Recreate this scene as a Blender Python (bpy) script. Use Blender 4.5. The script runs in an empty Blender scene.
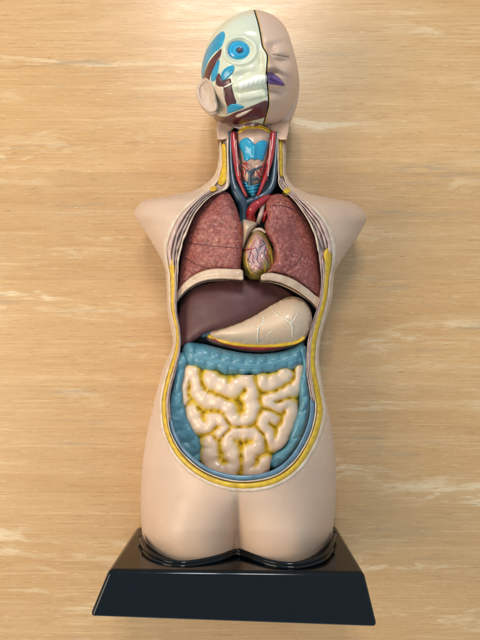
import bpy, math, random
import numpy as np
from mathutils import Vector
from mathutils.geometry import delaunay_2d_cdt

random.seed(4); rng = np.random.default_rng(4)
C = bpy.context.scene.collection
H, K = 0.92, 0.001732          # camera height over the table, metres per photo pixel per metre of distance

def W(P, z):
    """photo pixel -> point of space at height z above the table"""
    P = np.asarray(P, float); z = np.broadcast_to(np.asarray(z, float), P.shape[:1])
    s = K * (H - z)
    return np.stack([(P[:, 0] - 240) * s, -(P[:, 1] - 320) * s, z], 1)

def crop(pts, o, s):
    return [(o[0] + x / s, o[1] + y / s) for x, y in pts]

# ------------------------------------------------------------------ curves
def spline(pts, step=1.5, closed=False):
    p = np.asarray(pts, float); n = len(p); out = []
    segs = n if closed else n - 1
    for i in range(segs):
        if closed:
            a, b, c, d = p[(i - 1) % n], p[i], p[(i + 1) % n], p[(i + 2) % n]
        else:
            a, b, c, d = p[max(i - 1, 0)], p[i], p[i + 1], p[min(i + 2, n - 1)]
        m = max(1, int(round(np.linalg.norm((c - b)[:2]) / step)))
        for k in range(m):
            t = k / m
            out.append(0.5 * ((2 * b) + (c - a) * t + (2 * a - 5 * b + 4 * c - d) * t * t + (3 * b - a - 3 * c + d) * t ** 3))
    if not closed: out.append(p[-1])
    return np.array(out)

def poly_step(pts, step):
    p = np.asarray(pts, float); out = []
    for i in range(len(p)):
        b, c = p[i], p[(i + 1) % len(p)]
        m = max(1, int(round(np.linalg.norm(c - b) / step)))
        for k in range(m): out.append(b + (c - b) * k / m)
    return np.array(out)

def inside(P, poly):
    x, y = P[:, 0], P[:, 1]; r = np.zeros(len(P), bool)
    q = np.roll(poly, -1, 0)
    for (x1, y1), (x2, y2) in zip(poly, q):
        if y1 == y2: continue
        c = ((y1 > y) != (y2 > y)) & (x < (x2 - x1) * (y - y1) / (y2 - y1) + x1)
        r ^= c
    return r

def dist(P, poly, closed=True):
    a = poly; b = np.roll(poly, -1, 0)
    if not closed: a, b = a[:-1], b[:-1]
    ab = b - a; L = (ab ** 2).sum(1) + 1e-12
    out = np.empty(len(P))
    for s in range(0, len(P), 2000):
        q = P[s:s + 2000, None, :] - a[None]
        t = np.clip((q * ab[None]).sum(2) / L[None], 0, 1)
        out[s:s + 2000] = np.sqrt(((q - t[..., None] * ab[None]) ** 2).sum(2).min(1))
    return out

def sstep(a, b, x):
    t = np.clip((x - a) / (b - a), 0, 1); return t * t * (3 - 2 * t)

def dome(t, p=2.0):
    t = np.clip(t, 0, 1); return np.sqrt(np.clip(1 - (1 - t) ** p, 0, 1))

def gauss(P, c, r, ang=0):
    d = P - np.asarray(c, float); ca, sa = math.cos(ang), math.sin(ang)
    x = d[:, 0] * ca + d[:, 1] * sa; y = -d[:, 0] * sa + d[:, 1] * ca
    r = r if isinstance(r, tuple) else (r, r)
    return np.exp(-(x / r[0]) ** 2 - (y / r[1]) ** 2)

def vnoise(P, scale, seed=0):
    """smooth value noise in [-1,1]"""
    g = np.random.default_rng(seed).uniform(-1, 1, (64, 64))
    q = P / scale; i = np.floor(q).astype(int); f = q - i; f = f * f * (3 - 2 * f)
    G = lambda a, b: g[(i[:, 0] + a) % 64, (i[:, 1] + b) % 64]
    return (G(0, 0) * (1 - f[:, 0]) + G(1, 0) * f[:, 0]) * (1 - f[:, 1]) + (G(0, 1) * (1 - f[:, 0]) + G(1, 1) * f[:, 0]) * f[:, 1]

# ------------------------------------------------------------------ meshes
def link(name, verts, faces, mat, parent, attr=None, mats=None, midx=None, smooth=True):
    me = bpy.data.meshes.new(name)
    me.from_pydata([tuple(v) for v in verts], [], [tuple(int(i) for i in f) for f in faces])
    for m in (mats or [mat]): me.materials.append(m)
    if midx is not None: me.polygons.foreach_set('material_index', midx)
    me.polygons.foreach_set('use_smooth', [smooth] * len(me.polygons))
    if attr is not None:
        a = me.attributes.new('paint', 'FLOAT', 'POINT')
        v = np.zeros(len(verts)); v[:len(attr)] = attr; a.data.foreach_set('value', v)
    me.validate(); me.update()
    o = bpy.data.objects.new(name, me); C.objects.link(o)
    if parent is not None: o.parent = parent
    return o

def relief(name, outline, zf, mat, parent, step=1.6, offs=(0.5, 1.2, 2.4), hole=None, bottom=0.05, taper=None,
           smooth=0, attr=None, extra=None, wallmat=None):
    """a solid body: its front from an outline and a height function, real sides and a back"""
    O = np.asarray(outline, float); rings = [O]
    if hole is not None: rings.append(np.asarray(hole, float))
    lo, hi = O.min(0), O.max(0)
    gx = np.arange(lo[0], hi[0], step); gy = np.arange(lo[1], hi[1], step * .87)
    G = np.array([(x + (step / 2 if j % 2 else 0), y) for j, y in enumerate(gy) for x in gx])
    G += rng.uniform(-.12, .12, G.shape) * step
    cand = [G]
    for R in rings:
        t = np.roll(R, -1, 0) - np.roll(R, 1, 0); t /= np.linalg.norm(t, axis=1)[:, None] + 1e-9
        n = np.stack([-t[:, 1], t[:, 0]], 1)
        for o in offs: cand += [R + n * o, R - n * o]
    if extra is not None: cand.append(np.asarray(extra, float))
    def ok(P):
        m = inside(P, rings[0])
        if len(rings) > 1: m &= ~inside(P, rings[1])
        return m
    def dd(P): return np.min([dist(P, R) for R in rings], 0)
    keep = []
    for k, Q in enumerate(cand):
        Q = Q[ok(Q)]; d = dd(Q) if len(Q) else np.zeros(0)
        lim = (max(offs) + step * .5 if offs else step * .5) if k == 0 else None
        if k == 0: keep.append(Q[d > lim])
        elif extra is not None and k == len(cand) - 1: keep.append(Q[d > .4])
        else:
            o = offs[((k - 1) // 2) % len(offs)]; keep.append(Q[d > o * .93])
    P = np.concatenate(rings + keep)
    edges = []; s = 0
    for R in rings:
        m = len(R); edges += [(s + i, s + (i + 1) % m) for i in range(m)]; s += m
    vo, _, fo, ov, _, _ = delaunay_2d_cdt([Vector(p) for p in P], edges, [], 0, 1e-5)
    V = np.array([(v[0], v[1]) for v in vo]); F = np.array(fo, int)
    cen = V[F].mean(1); F = F[ok(cen)]
    a, b, c = V[F[:, 0]], V[F[:, 1]], V[F[:, 2]]
    ar = (b[:, 0] - a[:, 0]) * (c[:, 1] - a[:, 1]) - (b[:, 1] - a[:, 1]) * (c[:, 0] - a[:, 0])
    F = F[np.abs(ar) > 1e-7]; ar = ar[np.abs(ar) > 1e-7]
    F[ar > 0] = F[ar > 0][:, ::-1]                      # pixel y runs down: flip to face the camera
    new = {}
    for i, l in enumerate(ov):
        for q in l: new[q] = i
    d = dist(V, rings[0]); z = zf(V, d)
    if smooth:
        e = np.unique(np.sort(np.concatenate([F[:, :2], F[:, 1:], F[:, [2, 0]]]), 1), axis=0)
        n = len(V); cnt = np.bincount(e.ravel(), minlength=n) + 1e-9
        fixed = np.zeros(n, bool); fixed[[new[i] for i in range(sum(len(r) for r in rings)) if i in new]] = True
        for _ in range(smooth):
            s_ = np.bincount(e[:, 0], z[e[:, 1]], n) + np.bincount(e[:, 1], z[e[:, 0]], n)
            z = np.where(fixed, z, .5 * z + .5 * s_ / cnt)
    X = W(V, z); verts = [X]; faces = [tuple(f) for f in F]; nv = len(X); midx = [0] * len(faces)
    s = 0
    for ri, R in enumerate(rings):
        idx = [new[s + i] for i in range(len(R))]; s += len(R)
        idx = [v for i, v in enumerate(idx) if v != idx[i - 1]]
        p = V[idx]; q = np.roll(p, -1, 0)
        cw = (p[:, 0] * q[:, 1] - q[:, 0] * p[:, 1]).sum()
        if (cw > 0) ^ (ri == 1): idx = idx[::-1]
        top = X[idx]; prev = list(idx); m = len(idx)
        prof = taper if (taper and ri == 0) else [(1.0, 1.0)]
        c0 = np.array([top[:, 0].mean(), top[:, 1].mean()])
        for fr, sc in prof:
            ring = top.copy(); ring[:, 2] = np.minimum(top[:, 2] + (bottom - top[:, 2]) * fr, top[:, 2])
            if taper and ri == 0: ring[:, :2] = c0 + (top[:, :2] - c0) * sc
            ids = list(range(nv, nv + m)); verts.append(ring); nv += m
            for i in range(m):
                j = (i + 1) % m; faces.append((prev[i], prev[j], ids[j], ids[i])); midx.append(1 if (wallmat and ri == 1) else 0)
            prev = ids
        if ri == 0 and hole is None: faces.append(tuple(prev[::-1])); midx.append(0)
    A = attr(V, d) if attr else None
    ms = [mat, wallmat] if wallmat else None
    o = link(name, np.concatenate(verts), faces, mat, parent, A, ms, midx if wallmat else None)
    return o

def sweep(name, path, zf, rad, mat, parent, seg=10, flat=1.0, step=1.0, lift=0.0, closed=False):
    """a tube along a pixel path; rad in pixels (number or list along the path)"""
    p = spline(path, step, closed); n = len(p)
    P = p[:, :2]
    if isinstance(zf, (list, tuple)):
        L = np.linspace(0, 1, n); z = np.interp(L, np.linspace(0, 1, len(zf)), zf)
    else: z = zf(P)
    r = np.interp(np.linspace(0, 1, n), np.linspace(0, 1, len(rad)), rad) if isinstance(rad, (list, tuple)) else np.full(n, rad)
    X = W(P, z + lift); rw = r * K * (H - z)
    t = np.gradient(X, axis=0)
    if closed: t = np.roll(X, -1, 0) - np.roll(X, 1, 0)
    t /= np.linalg.norm(t, axis=1)[:, None] + 1e-12
    up = np.array([0, 0, 1.0]); side = np.cross(t, up); side /= np.linalg.norm(side, axis=1)[:, None] + 1e-12
    nn = np.cross(side, t)
    rings = []; S = list(range(n))
    ext = []
    if not closed:                                              # rounded ends
        for a, sgn in ((0, -1), (n - 1, 1)):
            cap = []
            for q in (.35, .7, .94): cap.append((X[a] + t[a] * sgn * rw[a] * q * .8, rw[a] * math.sqrt(1 - q * q), side[a], nn[a]))
            ext.append(cap)
        seq = ext[0][::-1] + [(X[i], rw[i], side[i], nn[i]) for i in range(n)] + ext[1]
    else: seq = [(X[i], rw[i], side[i], nn[i]) for i in range(n)]
    V = []
    for c, rr, sd, nm in seq:
        for k in range(seg):
            a = 2 * math.pi * k / seg; V.append(c + sd * rr * math.cos(a) + nm * rr * flat * math.sin(a))
    F = []; m = len(seq)
    for i in range(m if closed else m - 1):
        j = (i + 1) % m
        for k in range(seg):
            l = (k + 1) % seg; F.append((i * seg + k, j * seg + k, j * seg + l, i * seg + l))
    if not closed:
        F.append(tuple(range(seg))); F.append(tuple((m - 1) * seg + k for k in range(seg))[::-1])
    return link(name, V, F, mat, parent)

def ribbon(name, A, B, f0, f1, t0, t1, zf, h, mat, parent, wob=0, lobes=None, sink=.004, seg=7, seed=1, lift=0.0):
    """one layer of the cut wall: a rounded band between the outer loop A and the inner loop B"""
    n = len(A); i0, i1 = int(t0 * n), int(t1 * n); idx = np.arange(i0, i1 + 1)
    full = (t1 - t0) > .999
    a, b = A[idx % n], B[idx % n]; m = len(idx)
    u = np.linspace(0, 1, m)
    g0 = np.interp(u, np.linspace(0, 1, len(f0)), f0) if isinstance(f0, (list, tuple)) else np.full(m, f0)
    g1 = np.interp(u, np.linspace(0, 1, len(f1)), f1) if isinstance(f1, (list, tuple)) else np.full(m, f1)
    if wob:
        w = vnoise(np.stack([idx * .16, idx * 0 + seed * 7.3], 1), 1.0, seed) * wob
        g0 = g0 + w; g1 = g1 + np.roll(w, 3)
    if lobes: hh = h * (.55 + .45 * np.abs(np.sin(np.pi * u * lobes)) ** .6)
    else: hh = np.full(m, h)
    if not full:
        e = dome(np.minimum(u, 1 - u) * m / 5.0); c = (g0 + g1) / 2; g0 = c + (g0 - c) * e; g1 = c + (g1 - c) * e; hh = hh * e
    V = []; F = []
    ss = np.cos(np.linspace(math.pi, 0, seg))
    for k, s in enumerate(ss):
        f = (g0 + g1) / 2 + (g1 - g0) / 2 * s
        P = a + (b - a) * f[:, None]; z = zf(P) + lift + hh * math.sqrt(max(0, 1 - s * s))
        V.append(W(P, z))
    for f in (g1, g0):
        P = a + (b - a) * f[:, None]; V.append(W(P, zf(P) + lift - sink))
    V = np.concatenate(V); q = seg + 2
    for k in range(q):
        l = (k + 1) % q
        for i in range(m - 1): F.append((k * m + i, l * m + i, l * m + i + 1, k * m + i + 1))
    if not full:
        F.append(tuple(k * m for k in range(q))); F.append(tuple(k * m + m - 1 for k in range(q))[::-1])
    return link(name, V, F, mat, parent)

# ------------------------------------------------------------------ materials
def lin(c):
    f = lambda v: (v / 12.92 if v <= .04045 else ((v + .055) / 1.055) ** 2.4)
    return tuple(f(v / 255) for v in c) + (1,)

class N:
    def __init__(s, name):
        s.m = bpy.data.materials.new(name); s.m.use_nodes = True; s.t = s.m.node_tree
        s.b = s.t.nodes['Principled BSDF']
    def n(s, ty, ins=None, **kw):
        q = s.t.nodes.new(ty)
        for k, v in kw.items(): setattr(q, k, v)
        for k, v in (ins or {}).items():
            if hasattr(v, 'links'): s.t.links.new(v, q.inputs[k])
            else: q.inputs[k].default_value = v
        return q
    def coord(s, sc=(1, 1, 1), rot=(0, 0, 0)):
        t = s.n('ShaderNodeTexCoord'); return s.n('ShaderNodeMapping', {'Vector': t.outputs['Object'], 'Scale': sc, 'Rotation': rot}).outputs[0]
    def noise(s, v, scale, detail=4, rough=.55):
        return s.n('ShaderNodeTexNoise', {'Vector': v, 'Scale': scale, 'Detail': detail, 'Roughness': rough}).outputs['Fac']
    def ramp(s, f, stops):
        r = s.n('ShaderNodeValToRGB', {'Fac': f}); e = r.color_ramp.elements
        while len(e) < len(stops): e.new(.5)
        for q, (p, c) in zip(e, stops): q.position = p; q.color = c if len(c) == 4 else lin(c)
        return r.outputs[0]
    def mix(s, f, a, b, bt='MIX'):
        q = s.n('ShaderNodeMix', data_type='RGBA', blend_type=bt)
        for k, v in ((0, f), (6, a), (7, b)):
            if hasattr(v, 'links'): s.t.links.new(v, q.inputs[k])
            else: q.inputs[k].default_value = v
        return q.outputs[2]
    def bump(s, h, strength, d=.001):
        q = s.n('ShaderNodeBump', {'Height': h, 'Strength': strength, 'Distance': d}); s.t.links.new(q.outputs[0], s.b.inputs['Normal'])
    def out(s, col=None, rough=.4, coat=0, sss=0, spec=.5):
        if col is not None:
            if hasattr(col, 'links'): s.t.links.new(col, s.b.inputs['Base Color'])
            else: s.b.inputs['Base Color'].default_value = col
        if hasattr(rough, 'links'): s.t.links.new(rough, s.b.inputs['Roughness'])
        else: s.b.inputs['Roughness'].default_value = rough
        s.b.inputs['Coat Weight'].default_value = coat; s.b.inputs['Coat Roughness'].default_value = .08
        s.b.inputs['Specular IOR Level'].default_value = spec
        if sss:
            s.b.inputs['Subsurface Weight'].default_value = sss; s.b.inputs['Subsurface Scale'].default_value = .004
            s.b.inputs['Subsurface Radius'].default_value = (1, .5, .35)
        return s.m

def plastic(name, c, c2=None, scale=60, rough=.38, coat=.15, bump=.15, sss=0, spec=.5):
    m = N(name); v = m.coord()
    c2 = c2 or tuple(max(0, x * .9) for x in c)
    f = m.noise(v, scale, 5); col = m.ramp(f, [(.32, c2), (.66, c)])
    dirt = m.ramp(m.noise(v, 130, 6, .7), [(.60, (0, 0, 0, 1)), (.80, (.35, .35, .35, 1))]); col = m.mix(dirt, col, lin(tuple(x * .72 for x in c)))
    g = m.noise(v, 400, 3)
    m.bump(g, bump, .0006)
    r = m.n('ShaderNodeMapRange', {'Value': m.noise(v, 35, 4), 'From Min': .3, 'From Max': .7, 'To Min': rough - .06, 'To Max': rough + .08}).outputs[0]
    return m.out(col, r, coat, sss, spec)

M = {}
M['skin'] = plastic('skin_plastic', (205, 172, 146), (196, 162, 136), 9, .46, .05, .12, .12)
M['face'] = plastic('face_plastic', (214, 178, 152), (206, 168, 142), 12, .46, .05, .12, .12)
M['ear'] = plastic('ear_plastic', (208, 184, 162), (192, 164, 142), 40, .38, .1, .12, .1)
M['cut'] = plastic('cut_edge_cream', (218, 196, 172), (196, 168, 140), 90, .4, .15, .2)
M['pink'] = plastic('muscle_pink', (212, 180, 166), (182, 148, 136), 120, .4, .15, .3)
M['grey'] = plastic('muscle_grey', (184, 158, 146), (142, 118, 112), 140, .4, .15, .3)
M['yellow'] = plastic('fat_yellow', (222, 180, 30), (188, 144, 18), 150, .34, .3, .28)
M['omentum'] = plastic('omentum_yellow', (236, 190, 30), (214, 164, 18), 150, .3, .3, .4)
M['peri'] = plastic('peritoneum_blue', (96, 130, 150), (70, 98, 118), 70, .35, .3, .2)
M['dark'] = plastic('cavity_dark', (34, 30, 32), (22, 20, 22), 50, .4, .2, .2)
M['skull'] = plastic('skull_pale_green', (212, 210, 184), (200, 200, 172), 14, .2, .6, .1)
M['maroon'] = plastic('muscle_maroon', (92, 36, 34), (70, 26, 26), 160, .3, .4, .35)
M['blue'] = plastic('cartilage_blue', (28, 150, 182), (18, 130, 166), 60, .28, .4, .15)
M['eye'] = plastic('eye_blue', (22, 158, 200), (10, 118, 176), 260, .16, .6, .1)
M['pupil'] = plastic('pupil_dark', (50, 24, 22), (34, 16, 16), 100, .4, .0, .05)
M['white'] = plastic('tooth_white', (238, 238, 224), (228, 228, 210), 60, .18, .7, .1)
M['black'] = plastic('gap_black', (20, 16, 15), (14, 12, 12), 60, .5, 0, .1)
M['lash'] = plastic('eyelid_crease', (128, 98, 80), None, 90, .5, 0, .1)
M['lip'] = plastic('lip_purple', (112, 80, 138), (90, 60, 120), 160, .36, .2, .25)
M['flesh'] = plastic('larynx_flesh', (196, 160, 136), (176, 136, 114), 60, .34, .3, .2)
M['red'] = plastic('artery_red', (176, 30, 34), (134, 18, 24), 90, .25, .5, .15)
M['vein'] = plastic('vein_slate', (58, 78, 92), (40, 58, 72), 60, .3, .4, .15)
M['trach'] = plastic('trachea_cyan', (58, 158, 188), (34, 120, 150), 70, .14, .8, .1)
M['cream'] = plastic('lung_edge_cream', (210, 180, 152), (188, 154, 126), 70, .38, .2, .2)
M['liver'] = plastic('liver_brown', (90, 48, 46), (76, 40, 39), 24, .52, .0, .3)
M['stomach'] = plastic('stomach_cream', (216, 186, 156), (206, 174, 142), 26, .36, .2, .15)
M['stomach_under'] = plastic('stomach_underside', (168, 136, 128), (140, 108, 102), 60, .36, .2, .15)
M['whitevein'] = plastic('vein_white', (232, 220, 198), None, 90, .34, .3, .1)
M['colon'] = plastic('colon_blue', (88, 138, 152), (70, 118, 134), 60, .38, .25, .2)
M['darkline'] = plastic('vessel_dark', (66, 28, 34), None, 90, .35, .2, .1)
M['vessel_blue'] = plastic('vessel_blue', (52, 50, 84), None, 90, .3, .3, .1)

def m_lung():
    m = N('lung_mottled'); v = m.coord()
    w = m.n('ShaderNodeVectorMath', {0: v, 1: m.n('ShaderNodeVectorMath', {0: m.n('ShaderNodeTexNoise', {'Vector': v, 'Scale': 90, 'Detail': 3}).outputs['Color'], 'Scale': .012}, operation='SCALE').outputs[0]}).outputs[0]
    f = m.noise(w, 250, 8, .78)
    col = m.ramp(f, [(.36, (80, 32, 28)), (.46, (142, 68, 56)), (.55, (166, 90, 76)), (.64, (208, 150, 130))])
    vo = m.n('ShaderNodeTexVoronoi', {'Vector': w, 'Scale': 130}, feature='DISTANCE_TO_EDGE').outputs['Distance']
    e = m.ramp(vo, [(.0, (1, 1, 1, 1)), (.07, (0, 0, 0, 1))])
    k = m.n('ShaderNodeMath', {0: e, 1: m.ramp(m.noise(v, 60, 3), [(.36, (0, 0, 0, 1)), (.54, (.8, .8, .8, 1))])}, operation='MULTIPLY').outputs[0]
    col = m.mix(k, col, lin((80, 36, 44)))
    big = m.ramp(m.noise(v, 22, 3), [(.38, (0, 0, 0, 1)), (.62, (.4, .4, .4, 1))])
    col = m.mix(big, col, lin((122, 58, 58)))
    m.bump(m.noise(w, 420, 5, .65), .6, .0012)
    return m.out(col, .42, .12)
M['lung'] = m_lung()

def m_intest():
    m = N('intestine_cream'); v = m.coord()
    a = m.n('ShaderNodeAttribute', attribute_name='paint').outputs['Fac']
    f = m.n('ShaderNodeMath', {0: a, 1: m.n('ShaderNodeMapRange', {'Value': m.noise(v, 110, 4), 'From Min': .3, 'From Max': .7, 'To Min': -.05, 'To Max': .05}).outputs[0]}, operation='ADD').outputs[0]
    base = m.ramp(m.noise(v, 40, 3), [(.3, (214, 180, 150)), (.7, (224, 194, 166))])
    col = m.mix(m.ramp(f, [(.42, (0, 0, 0, 1)), (.74, (1, 1, 1, 1))]), base, lin((214, 176, 40)))
    col = m.mix(m.ramp(f, [(.80, (0, 0, 0, 1)), (1.0, (1, 1, 1, 1))]), col, lin((176, 138, 28)))
    m.bump(m.noise(v, 300, 3), .15, .0006)
    return m.out(col, .36, .3)
M['intest'] = m_intest()

def m_heart():
    m = N('heart_lilac'); v = m.coord()
    a = m.n('ShaderNodeAttribute', attribute_name='paint').outputs['Fac']
    f = m.n('ShaderNodeMath', {0: a, 1: m.n('ShaderNodeMapRange', {'Value': m.noise(v, 120, 4), 'From Min': .3, 'From Max': .7, 'To Min': -.2, 'To Max': .2}).outputs[0]}, operation='ADD').outputs[0]
    col = m.ramp(f, [(.05, (186, 150, 144)), (.40, (172, 126, 112)), (.62, (150, 120, 48)), (1., (104, 90, 24))])
    m.bump(m.noise(v, 200, 4), .3, .0008)
    return m.out(col, .28, .4)
M['heart'] = m_heart()

def m_eye():
    m = N('iris_blue'); v = m.coord()
    a = m.n('ShaderNodeAttribute', attribute_name='paint').outputs['Fac']
    f = m.n('ShaderNodeMath', {0: a, 1: m.n('ShaderNodeMapRange', {'Value': m.noise(v, 300, 3), 'From Min': .3, 'From Max': .7, 'To Min': -.04, 'To Max': .04}).outputs[0]}, operation='ADD').outputs[0]
    col = m.ramp(f, [(.25, (10, 84, 128)), (.36, (24, 140, 184)), (.47, (60, 172, 204)), (.56, (18, 132, 178)), (.80, (24, 160, 200)), (1., (8, 92, 140))])
    return m.out(col, .12, .6)
M['eye'] = m_eye()

def m_base():
    m = N('base_black'); v = m.coord((6, 90, 90)); v2 = m.coord()
    f = m.noise(v, 6, 5, .7)
    col = m.ramp(f, [(.3, (1, 3, 6)), (.7, (1, 6, 10))])
    r = m.n('ShaderNodeMapRange', {'Value': m.noise(m.coord((14, 60, 60), (0, 0, .35)), 1.6, 7, .75), 'From Min': .3, 'From Max': .7, 'To Min': .05, 'To Max': .16}).outputs[0]
    sp = m.ramp(m.noise(v2, 900, 2), [(.74, (0, 0, 0, 1)), (.78, (1, 1, 1, 1))])
    col = m.mix(m.n('ShaderNodeMath', {0: sp, 1: .25}, operation='MULTIPLY').outputs[0], col, lin((110, 115, 118)))
    m.bump(f, .05, .0006)
    return m.out(col, r, .0, 0, .32)
M['base'] = m_base()

def m_wood():
    m = N('table_veneer')
    v = m.coord()
    def warped(sc, amt, seed):
        w = m.n('ShaderNodeTexNoise', {'Vector': m.coord((2.0, 5.5, 5.5)), 'Scale': seed, 'Detail': 4, 'Roughness': .55}).outputs['Color']
        return m.n('ShaderNodeVectorMath', {0: m.coord(sc), 1: m.n('ShaderNodeVectorMath', {0: w, 'Scale': amt}, operation='SCALE').outputs[0]}).outputs[0]
    mul = lambda a, b: m.n('ShaderNodeMath', {0: a, 1: b}, operation='MULTIPLY').outputs[0]
    K0, K1 = (0, 0, 0, 1), (1, 1, 1, 1)
    col = m.ramp(m.noise(warped((1.6, 20, 20), 1.6, 1.5), 1.2, 6, .62), [(.28, (198, 152, 99)), (.44, (206, 163, 110)), (.58, (210, 168, 116)), (.74, (216, 177, 128))])
    # staves glued side by side, each its own tone
    sep = m.n('ShaderNodeSeparateXYZ', {'Vector': v}).outputs
    yo = m.n('ShaderNodeMath', {0: mul(sep[1], 5.9), 1: .62}, operation='ADD').outputs[0]
    wn = m.n('ShaderNodeTexWhiteNoise', {'W': m.n('ShaderNodeMath', {0: yo}, operation='FLOOR').outputs[0]}, noise_dimensions='1D').outputs['Value']
    col = m.mix(.28, col, m.ramp(wn, [(0, (196, 166, 128)), (.5, (224, 198, 160)), (1, (246, 224, 190))]), 'MULTIPLY')
    fr = m.n('ShaderNodeMath', {0: yo}, operation='FRACT').outputs[0]
    col = m.mix(m.ramp(fr, [(0.0, (.5, .5, .5, 1)), (.007, K0)]), col, lin((150, 112, 70)))
    # fine growth lines
    ln = m.noise(warped((4.5, 330, 330), 3.6, 1.8), 1.0, 5, .7)
    col = m.mix(m.ramp(ln, [(.34, (.36, .36, .36, 1)), (.48, K0)]), col, lin((176, 135, 88)))
    col = m.mix(m.ramp(ln, [(.56, K0), (.70, (.40, .40, .40, 1))]), col, lin((236, 208, 160)))
    # pale flame figure
    fig = m.noise(warped((2.0, 36, 36), 3.6, 1.3), 1.3, 6, .66)
    reg = m.noise(m.coord((1.5, 5.5, 5.5)), 1.7, 2)
    col = m.mix(mul(m.ramp(fig, [(.52, K0), (.63, K1)]), m.ramp(reg, [(.47, (.03, .03, .03, 1)), (.62, (.58, .58, .58, 1))])), col, lin((240, 219, 180)))
    # grey-brown mineral streaks
    gs = m.noise(warped((3.4, 60, 60), 2.4, 2.1), 1.1, 5, .65)
    gr = m.noise(m.coord((2, 6, 6)), 2.3, 2)
    col = m.mix(mul(m.ramp(gs, [(.55, K0), (.68, (.7, .7, .7, 1))]), m.ramp(gr, [(.50, K0), (.62, K1)])), col, lin((156, 136, 114)))
    # pores and rays
    p = m.noise(m.coord((20, 430, 430)), 1.0, 3, .7)
    col = m.mix(m.ramp(p, [(.30, (.65, .65, .65, 1)), (.43, K0)]), col, lin((158, 118, 72)))
    p2 = m.noise(m.coord((44, 620, 620)), 1.0, 2, .6)
    col = m.mix(m.ramp(p2, [(.27, (.7, .7, .7, 1)), (.34, K0)]), col, lin((132, 96, 58)))
    p3 = m.noise(m.coord((60, 520, 520)), 1.0, 2, .6)
    col = m.mix(m.ramp(p3, [(.64, K0), (.74, (.5, .5, .5, 1))]), col, lin((240, 216, 172)))
    r = m.n('ShaderNodeMapRange', {'Value': m.noise(m.coord((4, 60, 60)), 1.2, 5, .7), 'From Min': .3, 'From Max': .7, 'To Min': .25, 'To Max': .36}).outputs[0]
    h = m.n('ShaderNodeMath', {0: p, 1: m.noise(m.coord((40, 500, 500)), 1, 3)}, operation='ADD').outputs[0]
    m.bump(h, .25, .0006)
    return m.out(col, r, .0, 0, .6)
M['wood'] = m_wood()

# ------------------------------------------------------------------ the table
def box(name, x0, x1, y0, y1, z0, z1, mat, parent=None, bev=.004):
    v = [(x, y, z) for z in (z0, z1) for y in (y0, y1) for x in (x0, x1)]
    f = [(0, 2, 3, 1), (4, 5, 7, 6), (0, 1, 5, 4), (2, 6, 7, 3), (0, 4, 6, 2), (1, 3, 7, 5)]
    o = link(name, v, f, mat, parent, smooth=False)
    b = o.modifiers.new('edge', 'BEVEL'); b.width = bev; b.segments = 3
    return o
tab = box('tabletop', -1.1, 1.1, -.9, .9, -.035, 0, M['wood'])
tab['kind'] = 'structure'; tab['label'] = 'light wooden tabletop with horizontal grain under the anatomical model'; tab['category'] = 'tabletop'

root = bpy.data.objects.new('anatomical_model', None); C.objects.link(root); root.location = (0, 0, 0)
root['label'] = 'plastic human torso teaching model with open chest and belly lying on the wooden table'
root['category'] = 'anatomical model'

# ------------------------------------------------------------------ torso skin
LS = [(120, 220), (139, 218.5), (154, 219), (168, 217), (176, 213.5), (182, 208), (187, 201), (191, 193), (194, 180), (196.5, 165), (199, 150), (202, 142), (206, 137.8), (212, 134.8), (218, 136), (230, 144),
      (242, 151.5), (253, 158), (260, 161.8), (266, 164), (272, 165.6), (290, 166.8), (310, 167.6), (325, 170.2), (337, 172.5), (343, 172.8), (349, 171.5), (369, 163.2), (397, 155.2), (410, 152.5),
      (434, 147), (467, 142.3), (497, 140.8), (520, 141.2), (540, 143), (556, 147), (580, 152)]
RS = [(120, 284.5), (139, 285.2), (154, 286), (168, 285.6), (174, 286.2), (181, 289.5), (187, 295), (191, 302), (194, 310), (196.5, 321), (199, 335), (202, 350), (206, 358.5), (212, 364), (218, 366.6), (224, 364.5), (240, 355.5),
      (252, 346.8), (260, 341.5), (267, 337.5), (273, 334.6), (285, 333.2), (297, 332.2), (310, 329), (324, 324.6), (337, 321), (350, 319.3), (360, 319), (369, 320), (395, 324.4), (410, 328),
      (437, 333), (467, 335.9), (497, 336), (523, 333.5), (540, 331.5), (553, 328), (580, 322)]
lsy, lsx = zip(*LS); rsy, rsx = zip(*RS)
def Zbody(P):
    x, y = P[:, 0], P[:, 1]
    xl, xr = np.interp(y, lsy, lsx), np.interp(y, rsy, rsx)
    xc, hw = (xl + xr) / 2, (xr - xl) / 2
    u = np.clip((x - xc) / hw, -1, 1)
    zs = np.interp(y, [120, 180, 200, 225, 260, 300, 420, 470, 520, 580], [.08, .085, .075, .07, .088, .092, .09, .075, .055, .05])
    zt = np.interp(y, [120, 180, 200, 240, 300, 340, 400, 460, 500, 530, 560, 580], [.12, .128, .150, .158, .155, .148, .155, .172, .180, .180, .171, .165])
    z1 = zs + (zt - zs) * np.clip(1 - np.abs(u) ** 2.3, 0, 1) ** .55
    t = (np.abs(u) - .5) / .5
    z2 = np.where(t > 0, zs + (zt - zs) * np.clip(1 - np.abs(t) ** 2.4, 0, 1) ** .55, zt - .042 * np.abs(t) ** 2.4 - .010 * np.exp(-(np.abs(u) / .025) ** 2))
    w = sstep(478, 545, y)
    pub = -.006 * np.exp(-((x - xc) / 3.0) ** 2) * sstep(492, 515, y) * (1 - w)
    return z1 * (1 - w) + z2 * w + pub

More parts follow.
